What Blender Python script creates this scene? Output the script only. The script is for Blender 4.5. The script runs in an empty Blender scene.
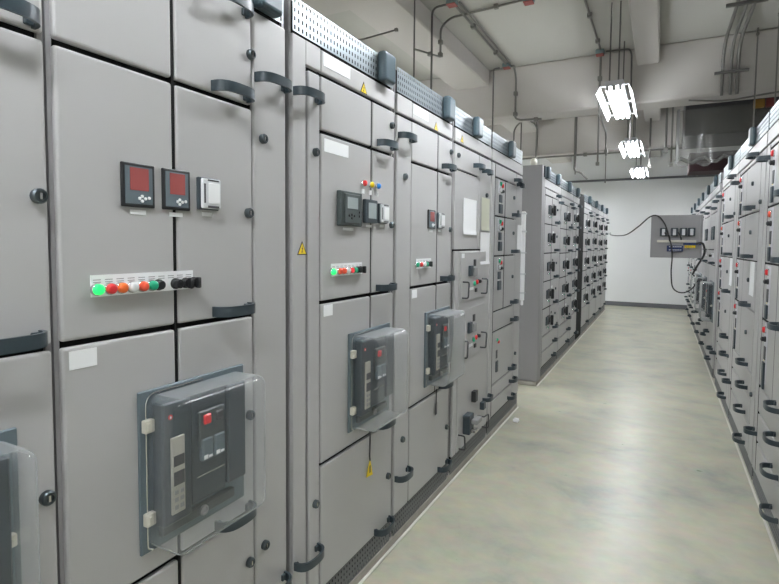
import bpy, bmesh, math, random
from mathutils import Vector, Matrix
random.seed(7)
SC = bpy.context.scene
COL = SC.collection
PI = math.pi

# ------------------------------------------------------------------ materials
def mat(name, col, rough=0.45, metal=0.0, spec=0.5, bump=0.0, bscale=400.0, var=0.0, vscale=6.0, coat=0.0):
    m = bpy.data.materials.new(name); m.use_nodes = True
    nt = m.node_tree; b = nt.nodes['Principled BSDF']
    b.inputs['Base Color'].default_value = (*col, 1)
    b.inputs['Roughness'].default_value = rough
    b.inputs['Metallic'].default_value = metal
    b.inputs['Specular IOR Level'].default_value = spec
    b.inputs['Coat Weight'].default_value = coat
    if bump or var:
        tc = nt.nodes.new('ShaderNodeTexCoord')
    if bump:
        n = nt.nodes.new('ShaderNodeTexNoise'); n.inputs['Scale'].default_value = bscale; n.inputs['Detail'].default_value = 2
        bp = nt.nodes.new('ShaderNodeBump'); bp.inputs['Strength'].default_value = bump; bp.inputs['Distance'].default_value = 0.001
        nt.links.new(tc.outputs['Object'], n.inputs['Vector'])
        nt.links.new(n.outputs['Fac'], bp.inputs['Height']); nt.links.new(bp.outputs['Normal'], b.inputs['Normal'])
    if var:
        n2 = nt.nodes.new('ShaderNodeTexNoise'); n2.inputs['Scale'].default_value = vscale; n2.inputs['Detail'].default_value = 5
        r = nt.nodes.new('ShaderNodeValToRGB')
        r.color_ramp.elements[0].position = 0.3; r.color_ramp.elements[1].position = 0.7
        r.color_ramp.elements[0].color = (*[c * (1 - var) for c in col], 1)
        r.color_ramp.elements[1].color = (*[min(1, c * (1 + var)) for c in col], 1)
        nt.links.new(tc.outputs['Object'], n2.inputs['Vector'])
        nt.links.new(n2.outputs['Fac'], r.inputs['Fac']); nt.links.new(r.outputs['Color'], b.inputs['Base Color'])
    return m

def emis(name, col, strength, base=None):
    m = mat(name, base or col, 0.3)
    b = m.node_tree.nodes['Principled BSDF']
    b.inputs['Emission Color'].default_value = (*col, 1); b.inputs['Emission Strength'].default_value = strength
    return m

def clear(name, tint, milk, gloss_rough=0.06, milkcol=(0.85, 0.88, 0.9), edge=0.72):
    m = bpy.data.materials.new(name); m.use_nodes = True
    nt = m.node_tree; nt.nodes.clear()
    out = nt.nodes.new('ShaderNodeOutputMaterial')
    tr = nt.nodes.new('ShaderNodeBsdfTransparent'); tr.inputs['Color'].default_value = (*tint, 1)
    df = nt.nodes.new('ShaderNodeBsdfDiffuse'); df.inputs['Color'].default_value = (*milkcol, 1)
    gl = nt.nodes.new('ShaderNodeBsdfGlossy'); gl.inputs['Roughness'].default_value = gloss_rough
    lw = nt.nodes.new('ShaderNodeLayerWeight'); lw.inputs['Blend'].default_value = 0.5
    m1 = nt.nodes.new('ShaderNodeMixShader')
    m2 = nt.nodes.new('ShaderNodeMixShader')
    # thin plastic shows more of its own haze at a grazing angle
    pw = nt.nodes.new('ShaderNodeMath'); pw.operation = 'POWER'; pw.inputs[1].default_value = 2.2
    ma = nt.nodes.new('ShaderNodeMath'); ma.operation = 'MULTIPLY_ADD'; ma.inputs[1].default_value = edge; ma.inputs[2].default_value = milk
    p5 = nt.nodes.new('ShaderNodeMath'); p5.operation = 'POWER'; p5.inputs[1].default_value = 4.0
    nt.links.new(lw.outputs['Facing'], p5.inputs[0])
    mp = nt.nodes.new('ShaderNodeMath'); mp.operation = 'MULTIPLY_ADD'; mp.inputs[1].default_value = 0.6; mp.inputs[2].default_value = 0.045
    tl = nt.nodes.new('ShaderNodeBsdfTranslucent'); tl.inputs['Color'].default_value = (*milkcol, 1)
    ad = nt.nodes.new('ShaderNodeMixShader'); ad.inputs['Fac'].default_value = 0.4
    nt.links.new(df.outputs[0], ad.inputs[1]); nt.links.new(tl.outputs[0], ad.inputs[2])
    nt.links.new(lw.outputs['Facing'], pw.inputs[0]); nt.links.new(pw.outputs[0], ma.inputs[0]); nt.links.new(ma.outputs[0], m1.inputs['Fac'])
    nt.links.new(tr.outputs[0], m1.inputs[1]); nt.links.new(ad.outputs[0], m1.inputs[2])
    nt.links.new(p5.outputs[0], mp.inputs[0])
    nt.links.new(mp.outputs[0], m2.inputs['Fac'])
    nt.links.new(m1.outputs[0], m2.inputs[1]); nt.links.new(gl.outputs[0], m2.inputs[2])
    nt.links.new(m2.outputs[0], out.inputs['Surface'])
    return m

M = {}
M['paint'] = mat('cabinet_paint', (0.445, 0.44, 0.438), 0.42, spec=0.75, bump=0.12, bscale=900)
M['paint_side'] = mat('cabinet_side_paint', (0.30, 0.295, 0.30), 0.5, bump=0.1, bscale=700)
M['gasket'] = mat('gasket', (0.012, 0.012, 0.012), 0.8, spec=0.2)
M['strip'] = mat('vent_strip', (0.36, 0.41, 0.44), 0.37, metal=0.6, spec=0.6)
M['kick'] = mat('kick_plate', (0.14, 0.145, 0.15), 0.5)
M['cap'] = mat('cap_blue_grey', (0.050, 0.078, 0.093), 0.35, spec=0.5)
M['handle'] = mat('handle_plastic', (0.032, 0.047, 0.057), 0.33, spec=0.5)
M['lock'] = mat('lock_metal', (0.10, 0.12, 0.13), 0.3, metal=0.8)
M['chrome'] = mat('chrome', (0.75, 0.75, 0.75), 0.2, metal=1.0)
M['black'] = mat('black_plastic', (0.015, 0.016, 0.018), 0.4)
M['slate'] = mat('slate_plastic', (0.036, 0.050, 0.060), 0.42)
M['slate2'] = mat('slate_plastic_light', (0.115, 0.15, 0.17), 0.45)
M['slate3'] = mat('meter_olive', (0.06, 0.075, 0.075), 0.4)
M['dkgrey'] = mat('dark_grey', (0.06, 0.06, 0.065), 0.5)
M['grey'] = mat('mid_grey', (0.28, 0.28, 0.28), 0.5)
M['white'] = mat('label_white', (0.90, 0.91, 0.92), 0.5)
M['paper'] = mat('paper', (0.92, 0.93, 0.94), 0.8)
M['cream'] = mat('cream_clip', (0.60, 0.58, 0.50), 0.5)
M['beige'] = mat('beige_fascia', (0.42, 0.40, 0.35), 0.5)
M['redscr'] = mat('red_screen', (0.30, 0.075, 0.07), 0.12, coat=0.6)
M['lcd'] = mat('lcd', (0.36, 0.41, 0.41), 0.15)
M['red'] = mat('red_plastic', (0.72, 0.03, 0.035), 0.3)
M['orange'] = mat('orange_plastic', (0.85, 0.16, 0.03), 0.3)
M['redo'] = mat('red_orange_plastic', (0.80, 0.10, 0.05), 0.3)
M['green'] = mat('green_plastic', (0.01, 0.36, 0.19), 0.3)
M['yellow'] = mat('yellow_plastic', (0.85, 0.62, 0.01), 0.35)
M['blue'] = mat('blue_plastic', (0.01, 0.20, 0.62), 0.3)
M['lampwhite'] = mat('white_lens', (0.72, 0.74, 0.76), 0.2)
M['lit'] = emis('lit_green_lens', (0.01, 1.0, 0.14), 0.9, (0.03, 0.6, 0.16))
M['amber'] = mat('amber_plastic', (0.26, 0.14, 0.02), 0.6)
M['dullred'] = mat('dull_red', (0.16, 0.025, 0.025), 0.6)
M['paleyel'] = mat('pale_yellow_film', (0.64, 0.65, 0.52), 0.35)
M['palegrn'] = mat('pale_green_film', (0.55, 0.60, 0.55), 0.35)
M['clear'] = clear('clear_cover', (0.975, 0.98, 0.985), 0.03, 0.15)
M['sheet'] = clear('plastic_sheet', (0.85, 0.85, 0.83), 0.50, 0.2, (0.28, 0.28, 0.27), 0.35)
M['conduit'] = mat('conduit_steel', (0.24, 0.235, 0.22), 0.45, metal=0.4)
M['rod'] = mat('hanger_rod', (0.16, 0.155, 0.15), 0.5, metal=0.4)
M['cable'] = mat('black_cable', (0.03, 0.03, 0.03), 0.5)
M['bluep'] = mat('navy_terminal', (0.02, 0.04, 0.14), 0.4)
M['doorin'] = mat('door_inside', (0.33, 0.325, 0.33), 0.5)
M['housing'] = mat('lamp_housing', (0.62, 0.62, 0.66), 0.4)
M['reflector'] = mat('lamp_reflector', (0.62, 0.63, 0.64), 0.4)
M['tube_fill'] = emis('tube_lit_fill', (0.965, 1.0, 1.03), 32.0, (0.9, 0.9, 0.9))
M['tube'] = emis('tube_lit', (0.965, 1.0, 1.03), 58.0, (0.9, 0.9, 0.9))
M['teal'] = mat('teal_box', (0.20, 0.28, 0.28), 0.5)
M['redtag'] = mat('red_box_cover', (0.40, 0.11, 0.10), 0.5)
M['maroon'] = mat('maroon_duct', (0.035, 0.012, 0.014), 0.7)
M['ceil'] = mat('ceiling_paint', (0.50, 0.495, 0.46), 0.9, var=0.02, vscale=1.5)
M['beam'] = mat('beam_paint', (0.57, 0.545, 0.52), 0.9, var=0.02, vscale=1.5)
M['wall'] = mat('wall_paint', (0.80, 0.81, 0.81), 0.85, var=0.02, vscale=1.2)
M['base'] = mat('baseboard_grey', (0.13, 0.135, 0.145), 0.6)
M['plinth'] = mat('plinth_grey', (0.34, 0.32, 0.28), 0.7, var=0.15, vscale=9)
M['edge'] = mat('white_edge_line', (0.74, 0.72, 0.66), 0.7)

def floor_mat():
    m = mat('polished_concrete', (0.5, 0.47, 0.4), 0.3, spec=0.45)
    nt = m.node_tree; b = nt.nodes['Principled BSDF']
    tc = nt.nodes.new('ShaderNodeTexCoord'); mp = nt.nodes.new('ShaderNodeMapping')
    mp.inputs['Scale'].default_value = (1.0, 1.25, 1)
    mp.inputs['Rotation'].default_value = (0, 0, 0.12)
    n = nt.nodes.new('ShaderNodeTexNoise'); n.inputs['Scale'].default_value = 1.9; n.inputs['Detail'].default_value = 9; n.inputs['Roughness'].default_value = 0.62; n.inputs['Distortion'].default_value = 0.35
    r = nt.nodes.new('ShaderNodeValToRGB'); e = r.color_ramp.elements
    e[0].position = 0.30; e[0].color = (0.30, 0.31, 0.27, 1)
    e[1].position = 0.70; e[1].color = (0.53, 0.50, 0.385, 1)
    a = e.new(0.45); a.color = (0.415, 0.41, 0.325, 1)
    a = e.new(0.56); a.color = (0.47, 0.455, 0.35, 1)
    n2 = nt.nodes.new('ShaderNodeTexNoise'); n2.inputs['Scale'].default_value = 12; n2.inputs['Detail'].default_value = 6
    mx = nt.nodes.new('ShaderNodeMix'); mx.data_type = 'RGBA'; mx.blend_type = 'OVERLAY'; mx.inputs['Factor'].default_value = 0.16
    rr = nt.nodes.new('ShaderNodeMapRange'); rr.inputs['To Min'].default_value = 0.22; rr.inputs['To Max'].default_value = 0.42
    L = nt.links.new
    L(tc.outputs['Object'], mp.inputs['Vector']); L(mp.outputs[0], n.inputs['Vector']); L(mp.outputs[0], n2.inputs['Vector'])
    L(n.outputs['Fac'], r.inputs['Fac']); L(r.outputs['Color'], mx.inputs[6]); L(n2.outputs['Color'], mx.inputs[7])
    L(mx.outputs[2], b.inputs['Base Color']); L(n2.outputs['Fac'], rr.inputs['Value']); L(rr.outputs[0], b.inputs['Roughness'])
    return m
M['floor'] = floor_mat()

# ------------------------------------------------------------------ mesh helpers
CACHE = {}
def finish(bm, name, mats=None, smooth=False, angle=40):
    bmesh.ops.recalc_face_normals(bm, faces=bm.faces[:])
    me = bpy.data.meshes.new(name); bm.to_mesh(me); bm.free()
    for k in (mats or []): me.materials.append(M[k])
    if smooth:
        for p in me.polygons: p.use_smooth = True
        me.set_sharp_from_angle(angle=math.radians(angle))
    return me

def add_box(bm, x0, x1, y0, y1, z0, z1, bev=0.0, seg=1, mi=0):
    r = bmesh.ops.create_cube(bm, size=1.0)
    vs = r['verts']
    bmesh.ops.scale(bm, vec=(x1 - x0, y1 - y0, z1 - z0), verts=vs)
    bmesh.ops.translate(bm, vec=((x0 + x1) / 2, (y0 + y1) / 2, (z0 + z1) / 2), verts=vs)
    fs = {f for v in vs for f in v.link_faces}
    if bev > 0:
        es = {e for v in vs for e in v.link_edges}
        res = bmesh.ops.bevel(bm, geom=list(es), offset=bev, segments=seg, affect='EDGES', profile=0.5)
        fs = set(res['faces']) | {f for v in res['verts'] for f in v.link_faces}
    for f in fs: f.material_index = mi

def box_me(name, x0, x1, y0, y1, z0, z1, bev=0.0, seg=1, mk='paint'):
    bm = bmesh.new(); add_box(bm, x0, x1, y0, y1, z0, z1, bev, seg)
    return finish(bm, name, [mk])

def boxes_me(name, lst, mk, bev=0.0):
    bm = bmesh.new()
    for b in lst: add_box(bm, *b, bev)
    return finish(bm, name, [mk] if isinstance(mk, str) else mk)

def sweep(bm, pts, r, n=8, mi=0, caps=True):
    pts = [Vector(p) for p in pts]
    rings = []
    up = None
    for i, p in enumerate(pts):
        if i == 0: t = pts[1] - p
        elif i == len(pts) - 1: t = p - pts[i - 1]
        else: t = (pts[i + 1] - p).normalized() + (p - pts[i - 1]).normalized()
        t.normalize()
        if up is None:
            up = Vector((0, 0, 1)) if abs(t.z) < 0.9 else Vector((1, 0, 0))
        s = t.cross(up).normalized(); up = s.cross(t).normalized()
        rings.append([bm.verts.new(p + r * (math.cos(2 * PI * k / n) * s + math.sin(2 * PI * k / n) * up)) for k in range(n)])
    for a, b in zip(rings, rings[1:]):
        for k in range(n):
            f = bm.faces.new((a[k], a[(k + 1) % n], b[(k + 1) % n], b[k])); f.material_index = mi; f.smooth = True
    if caps:
        f = bm.faces.new(rings[0][::-1]); f.material_index = mi
        f = bm.faces.new(rings[-1]); f.material_index = mi

def tube_me(name, pts, r, mk, n=8):
    bm = bmesh.new(); sweep(bm, pts, r, n)
    return finish(bm, name, [mk], True, 50)

def bend(pts, rad=0.08, n=5):
    """round the corners of a polyline"""
    pts = [Vector(p) for p in pts]; out = [pts[0]]
    for a, b, c in zip(pts, pts[1:], pts[2:]):
        d1 = (a - b); d2 = (c - b)
        r = min(rad, d1.length * .45, d2.length * .45)
        p, q = b + d1.normalized() * r, b + d2.normalized() * r
        for k in range(n + 1):
            t = k / n
            out.append((1 - t) ** 2 * p + 2 * t * (1 - t) * b + t * t * q)
    out.append(pts[-1]); return out

def smooth_curve(pts, n=8):
    pts = [Vector(p) for p in pts]; P = [pts[0]] + pts + [pts[-1]]; out = []
    for i in range(1, len(P) - 2):
        for k in range(n):
            t = k / n
            out.append(0.5 * ((2 * P[i]) + (P[i + 1] - P[i - 1]) * t + (2 * P[i - 1] - 5 * P[i] + 4 * P[i + 1] - P[i + 2]) * t * t + (3 * P[i] - P[i - 1] - 3 * P[i + 1] + P[i + 2]) * t ** 3))
    out.append(pts[-1]); return out

def lathe_x(bm, prof, n=16, mi=0, c=(0, 0, 0)):
    """profile [(x, r)] turned about the local x axis"""
    rings = []
    for x, r in prof:
        rings.append([bm.verts.new((c[0] + x, c[1] + r * math.cos(2 * PI * k / n), c[2] + r * math.sin(2 * PI * k / n))) for k in range(n)] if r > 1e-6 else [bm.verts.new((c[0] + x, c[1], c[2]))])
    for a, b in zip(rings, rings[1:]):
        for k in range(n):
            if len(a) == 1 and len(b) == 1: continue
            if len(b) == 1: f = bm.faces.new((a[k], a[(k + 1) % n], b[0]))
            elif len(a) == 1: f = bm.faces.new((a[0], b[(k + 1) % n], b[k]))
            else: f = bm.faces.new((a[k], a[(k + 1) % n], b[(k + 1) % n], b[k]))
            f.material_index = mi

def cached(key, fn):
    if key not in CACHE: CACHE[key] = fn()
    return CACHE[key]

# ------------------------------------------------------------------ object helpers
def put(name, me, parent=None, loc=(0, 0, 0), rot=(0, 0, 0), label=None):
    o = bpy.data.objects.new(name, me); COL.objects.link(o)
    o.location = loc; o.rotation_euler = rot
    if parent: o.parent = parent
    if label: o['label'] = label
    return o
def tag(o, label, cat, group=None, kind=None):
    o['label'] = label; o['category'] = cat
    if group: o['group'] = group
    if kind: o['kind'] = kind
    return o
def thing(name, label, cat, loc=(0, 0, 0), rz=0, group=None):
    o = put(name, None, None, loc, (0, 0, rz)); return tag(o, label, cat, group)
def struct(name, me):
    o = put(name, me); o['kind'] = 'structure'; return o

# ------------------------------------------------------------------ small shared fittings (x = out of the door, y = along, z = up)
def handle_me(L=0.137, P=0.050, h=0.027, t=0.0068):
    def f():
        bm = bmesh.new(); outer = []; inner = []; n = 22
        for k in range(n + 1):
            a = PI * k / n
            c, s = math.cos(a), math.sin(a)
            y = -math.copysign(abs(c) ** 0.74, c); x = abs(s) ** 0.70
            outer.append((x * P, L / 2 + y * L / 2)); inner.append((x * (P - t), L / 2 + y * (L / 2 - t)))
        rows = []
        for (ox, oy), (ix, iy) in zip(outer, inner):
            rows.append([bm.verts.new((ox, oy, -h / 2)), bm.verts.new((ox, oy, h / 2)), bm.verts.new((ix, iy, h / 2)), bm.verts.new((ix, iy, -h / 2))])
        for a, b in zip(rows, rows[1:]):
            for k in range(4):
                bm.faces.new((a[k], a[(k + 1) % 4], b[(k + 1) % 4], b[k]))
        bm.faces.new(rows[0]); bm.faces.new(rows[-1][::-1])
        add_box(bm, 0, 0.009, L - 0.022, L - t + 0.001, -h / 2 + 0.003, h / 2 - 0.003, 0.002)
        add_box(bm, 0, 0.009, t - 0.001, 0.018, -h / 2 + 0.003, h / 2 - 0.003, 0.002)
        return finish(bm, 'handle', ['handle'], True, 35)
    return cached(('handle', L, P, h), f)

def lock_me():
    def f():
        bm = bmesh.new()
        lathe_x(bm, [(0, 0.0145), (0.010, 0.0145), (0.013, 0.0120), (0.013, 0.0085), (0.007, 0.0085), (0.007, 0.0)], 16)
        add_box(bm, 0.006, 0.0125, -0.0022, 0.0022, -0.0062, 0.0062, 0, 1, 1)
        return finish(bm, 'lock', ['lock', 'chrome'], True, 35)
    return cached('lock', f)

def button_me(mk, r=0.0125, kind='dome'):
    def f():
        bm = bmesh.new()
        lathe_x(bm, [(0, r * 1.08), (0.006, r * 1.08), (0.0075, r * 0.98), (0.0075, 0)], 16, 1)
        if kind == 'dome':
            lathe_x(bm, [(0.007, r * 0.93), (0.0135, r * 0.93), (0.0165, r * 0.75), (0.0178, r * 0.4), (0.0180, 0)], 16, 0)
        elif kind == 'flat':
            lathe_x(bm, [(0.007, r * 0.86), (0.015, r * 0.86), (0.0165, r * 0.75), (0.0165, 0)], 16, 0)
        elif kind == 'mushroom':
            lathe_x(bm, [(0.007, r * 0.6), (0.016, r * 0.6), (0.018, r * 1.5), (0.026, r * 1.5), (0.031, r * 1.2), (0.033, 0)], 16, 0)
        elif kind == 'knob':
            lathe_x(bm, [(0.007, r * 0.9), (0.014, r * 0.85), (0.014, 0)], 16, 0)
            add_box(bm, 0.012, 0.028, -r * 0.35, r * 0.35, -r * 1.1, r * 1.1, 0.002, 1, 0)
        elif kind == 'key':
            lathe_x(bm, [(0.007, r * 0.9), (0.020, r * 0.9), (0.022, r * 0.5), (0.022, 0)], 16, 0)
            lathe_x(bm, [(0.0215, r * 0.5), (0.0235, r * 0.5), (0.0235, 0)], 16, 1)
        return finish(bm, 'button', [mk, 'chrome' if kind in ('dome', 'flat', 'key') and mk != 'black' else 'black'], True, 40)
    return cached(('button', mk, r, kind), f)

def perf_me(w, h, pitch=0.0205, rows=4, hw=0.0095, hh=0.0145, mk='strip', t=0.0016):
    """perforated plate in the y-z plane, origin at its lower corner"""
    def f():
        bm = bmesh.new(); nx = max(1, round(w / pitch)); px = w / nx; pz = h / rows
        def grid(x):
            g = {}
            def v(y, z):
                k = (round(y, 6), round(z, 6))
                if k not in g: g[k] = bm.verts.new((x, y, z))
                return g[k]
            return v
        for (x, flip) in ((0, 0), (-t, 1)):
            v = grid(x)
            for i in range(nx):
                for j in range(rows):
                    y0, y1, z0, z1 = i * px, (i + 1) * px, j * pz, (j + 1) * pz
                    cy, cz = (y0 + y1) / 2, (z0 + z1) / 2
                    o = [v(y0, z0), v(y1, z0), v(y1, z1), v(y0, z1)]
                    n = [v(cy - hw / 2, cz - hh / 2), v(cy + hw / 2, cz - hh / 2), v(cy + hw / 2, cz + hh / 2), v(cy - hw / 2, cz + hh / 2)]
                    for k in range(4):
                        q = (o[k], o[(k + 1) % 4], n[(k + 1) % 4], n[k]); bm.faces.new(q[::-1] if flip else q)
        me = bpy.data.meshes.new('perforated_strip'); bm.to_mesh(me); bm.free(); me.materials.append(M[mk]); return me
    return cached(('perf', round(w, 3), round(h, 3), rows, mk, pitch), f)

def plain_strip_me(w, h, mk):
    def f():
        bm = bmesh.new()
        n = 4; g = h / n
        for j in range(n): add_box(bm, -0.004, 0, 0, w, j * g + 0.003, (j + 1) * g - 0.003)
        return finish(bm, 'strip', [mk])
    return cached(('pstrip', round(w, 3), round(h, 3), mk), f)

def warn_me(s=0.05):
    def f():
        bm = bmesh.new()
        def prism(poly, x0, x1, mi):
            a = [bm.verts.new((x0, y, z)) for y, z in poly]; b = [bm.verts.new((x1, y, z)) for y, z in poly]
            n = len(poly)
            fs = [bm.faces.new(b)] + [bm.faces.new((a[k], a[(k + 1) % n], b[(k + 1) % n], b[k])) for k in range(n)]
            for q in fs: q.material_index = mi
        tri = lambda k, dz=0: [(-s / 2 * k, -s * 0.433 * k + dz), (s / 2 * k, -s * 0.433 * k + dz), (0, s * 0.433 * k + dz)]
        prism(tri(1.0), 0, 0.0010, 1); prism(tri(0.80, -s * 0.03), 0.0010, 0.0013, 0)
        bolt = [(0.06, 0.20), (-0.07, -0.03), (0.0, -0.01), (-0.05, -0.24), (-0.09, -0.20), (-0.05, -0.36), (0.05, -0.24), (0.0, -0.23), (0.09, 0.04), (0.0, 0.02)]
        prism([(y * s * 0.9, z * s * 0.9 - 0.001) for y, z in bolt], 0.0013, 0.0016, 1)
        return finish(bm, 'warning_sticker', ['yellow', 'black'])
    return cached(('warn', s), f)

# ------------------------------------------------------------------ cabinet builder
LX, RX = -1.05, 0.513
TOP, STRIP0, STRIP1 = 2.052, 2.062, 2.168
DBEV = 0.0055
class Cab:
    def __init__(s, row, y0, W, label, group, zb=None, depth=0.7, cap=None, perf=True, name='switchgear_cabinet', kick_h=None, capw=None):
        s.row, s.W = row, W
        if row == 'L': loc, rz, s.zb = (LX, y0, 0), 0, 0.043
        else: loc, rz, s.zb = (RX, y0, 0), PI, 0.004
        s.db = 0.140 if row == 'L' else 0.100          # bottom of the doors
        s.r = thing(name, label, 'electrical cabinet', loc, rz, group)
        r = s.r
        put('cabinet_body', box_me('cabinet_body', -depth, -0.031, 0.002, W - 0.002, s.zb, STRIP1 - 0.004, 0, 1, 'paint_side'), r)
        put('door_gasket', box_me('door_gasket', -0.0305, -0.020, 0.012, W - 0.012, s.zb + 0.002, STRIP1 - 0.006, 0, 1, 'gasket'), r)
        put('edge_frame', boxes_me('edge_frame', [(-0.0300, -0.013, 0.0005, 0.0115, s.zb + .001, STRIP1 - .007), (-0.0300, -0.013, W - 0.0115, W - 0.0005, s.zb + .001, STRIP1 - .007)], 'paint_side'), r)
        sw = W - 0.024
        if perf: put('vent_strip', perf_me(sw, STRIP1 - STRIP0), r, (-0.004, 0.012, STRIP0), label='perforated grey metal vent strip')
        else: put('vent_strip', plain_strip_me(sw, STRIP1 - STRIP0, 'strip'), r, (-0.004, 0.012, STRIP0), label='slotted grey metal vent strip')
        kh = s.db - s.zb - 0.006
        if perf: put('kick_plate', perf_me(sw, kh, 0.0205, 4, 0.0085, 0.011, 'kick'), r, (-0.006, 0.012, s.zb + 0.001), label='perforated dark kick plate')
        else: put('kick_plate', plain_strip_me(sw, kh, 'kick'), r, (-0.006, 0.012, s.zb + 0.001), label='slotted dark kick plate')
        capw = capw or (0.098 if row == 'L' else 0.085)
        if cap is not None:
            for c in (cap if isinstance(cap, (list, tuple)) else [cap]):
                put('top_cap', cached(('cap', capw), lambda: box_me('top_cap', -0.003, 0.040 if capw > .09 else 0.03, 0, capw, 0, 0.120, 0.014, 3, 'cap')), r, (0, c, STRIP0 - 0.008), label='blue-grey corner cap')
    def door(s, y0, y1, z0, z1, name='door', mk='paint', bev=None, x1=0.0, parent=None):
        bev = bev or DBEV
        g = 0.0016
        return put(name, box_me(name, x1 - 0.0175, x1, y0 + g, y1 - g, z0 + g, z1 - g, bev, 3, mk), parent or s.r)
    def handle(s, d, y, z, **k): 
        if s.row == 'R': k.setdefault('L', 0.160); k.setdefault('P', 0.060); k.setdefault('h', 0.024)
        return put('handle', handle_me(**k), d, (0, y, z), label='dark blue-grey bow handle')
    def lock(s, d, y, z): return put('lock', lock_me(), d, (0, y, z))
    def plate(s, y0, y1, z0, z1, mk='white', name='nameplate', parent=None, x=0.0, t=0.0012):
        return put(name, box_me(name, x, x + t, y0, y1, z0, z1, 0, 1, mk), parent or s.r)
    def warn(s, y, z, sz=0.05): return put('warning_sticker', warn_me(sz), s.r, (0, y, z), label='yellow triangle with black lightning bolt')
    def button(s, y, z, mk, kind='dome', r=0.0122, parent=None, x=0.0, name=None):
        nm = name or {'knob': 'selector_switch', 'key': 'key_switch', 'mushroom': 'stop_button', 'flat': 'push_button'}.get(kind, 'indicator_lamp')
        lab = {'red': 'red', 'redo': 'orange-red', 'orange': 'orange', 'green': 'green', 'yellow': 'yellow', 'blue': 'blue', 'lampwhite': 'white', 'black': 'black', 'lit': 'lit green'}.get(mk)
        return put(nm, button_me(mk, r, kind), parent or s.r, (x, y, z), label=(lab + ' ' + nm.replace('_', ' ')) if lab else None)

    # ---- devices
    def meter(s, y0, z0, w=0.092, h=0.096, kind='red'):
        r = s.r
        if kind == 'red':
            m = put('power_meter', box_me('power_meter', 0, 0.0075, 0, w, 0, h, 0.0025, 2, 'black'), r, (0, y0, z0))
            put('fascia', box_me('fascia', 0.0070, 0.0081, 0.007, w - 0.007, 0.007, h - 0.007, 0, 1, 'slate2'), m)
            put('screen', box_me('screen', 0.0079, 0.0088, 0.019, w - 0.017, 0.037, h - 0.010, 0, 1, 'redscr'), m)
            for by, bz in ((0.50, 0.205), (0.58, 0.255), (0.58, 0.145), (0.68, 0.205), (0.80, 0.225)):
                put('push_button', cached('mbtn', lambda: _mbtn()), m, (0.008, by * w, bz * h))
        elif kind == 'white':
            m = put('auxiliary_relay', box_me('auxiliary_relay', 0, 0.010, 0, w, 0, h, 0.002, 1, 'slate'), r, (0, y0, z0), label='white and black relay in clear case')
            put('face', box_me('face', 0.010, 0.020, 0.004, w - 0.001, 0.003, h - 0.003, 0.003, 1, 'lampwhite'), m)
            put('window', box_me('window', 0.020, 0.0225, w * .32, w * .88, h * .2, h * .83, 0.001, 1, 'white'), m)
            put('marking', boxes_me('marking', [(0.0198, 0.0206, w * .3, w * .85, h * .06, h * .13), (0.0198, 0.0206, w * .3, w * .85, h * .89, h * .94), (0.0198, 0.0206, w * .12, w * .2, h * .2, h * .8)], 'dkgrey'), m)
        elif kind == 'relay':
            m = put('protection_relay', box_me('protection_relay', 0, 0.018, 0, w, 0, h, 0.004, 2, 'slate3'), r, (0, y0, z0))
            put('fascia', box_me('fascia', 0.0175, 0.024, w * .14, w * .86, h * .07, h * .93, 0.003, 1, 'slate3'), m)
            put('screen', box_me('screen', 0.0235, 0.0250, w * .25, w * .72, h * .50, h * .83, 0, 1, 'lcd'), m)
            for by, bz in ((0.33, 0.3), (0.45, 0.33), (0.57, 0.3), (0.45, 0.23), (0.8, 0.42), (0.8, 0.3)):
                put('push_button', cached('mbtn2', lambda: _mbtn('black', 0.0048)), m, (0.0235, by * w, bz * h))
        elif kind == 'lcd':
            m = put('digital_meter', box_me('digital_meter', 0, 0.016, 0, w, 0, h, 0.004, 2, 'slate'), r, (0, y0, z0))
            put('screen', box_me('screen', 0.0155, 0.0172, w * .22, w * .86, h * .2, h * .86, 0, 1, 'lcd'), m)
        s.plate(y0 + w * 0.28, y0 + w * 0.76, z0 - 0.016, z0 - 0.006)
        return m

    def label_rail(s, y0, y1, z0, z1, items, zc=None):
        m = put('button_rail', box_me('button_rail', 0, 0.0025, y0, y1, z0, z1, 0, 1, 'white'), s.r, label='white label rail of buttons and lamps')
        n = max(4, len(items)); g = (y1 - y0) / n
        put('caption_marking', boxes_me('caption_marking', [(0.0024, 0.0029, y0 + (k + .15) * g, y0 + (k + .8) * g, z1 - 0.011 - 0.005 * j, z1 - 0.0095 - 0.005 * j) for k in range(n) for j in range(2)], 'grey'), m)
        for y, mk, kind in items:
            s.button(y - 0.012 * max(1.0, s.r.location.y / 0.8), zc or (z0 + (z1 - z0) * 0.36), mk, kind, parent=m, x=0.0025)
        return m

    def breaker(s, y0, z0, w=0.335, h=0.385, tagm=True):
        b = put('circuit_breaker', box_me('circuit_breaker', 0, 0.008, 0, w, 0, h, 0.002, 1, 'slate2'), s.r, (0, y0, z0), label='air circuit breaker with dark front under clear cover')
        # plate, front moulding, and the fascia in their places
        put('front_moulding', boxes_me('front_moulding', [(0.008, 0.046, 0.032, w * .345, 0.060, h - 0.030), (0.008, 0.040, w * .345 + .001, w * .70, 0.075, h - 0.026), (0.008, 0.046, w * .70 + .001, w - 0.032, 0.085, h - 0.034)], 'slate', 0.004), b)
        put('lower_moulding', box_me('lower_moulding', 0.008, 0.026, 0.045, w - 0.055, 0.028, 0.054, 0.003, 1, 'slate3'), b)
        put('trip_unit', boxes_me('trip_unit', [(0.0455, 0.0515, w * .155, w * .27, 0.085, h - 0.115)], 'beige', 0.0015), b, label='beige trip unit panel')
        put('trip_screen', boxes_me('trip_screen', [(0.0510, 0.0530, w * .17, w * .26, h * .52, h * .585), (0.0510, 0.0530, w * .17, w * .26, h * .40, h * .485)], 'dkgrey'), b)
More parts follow.
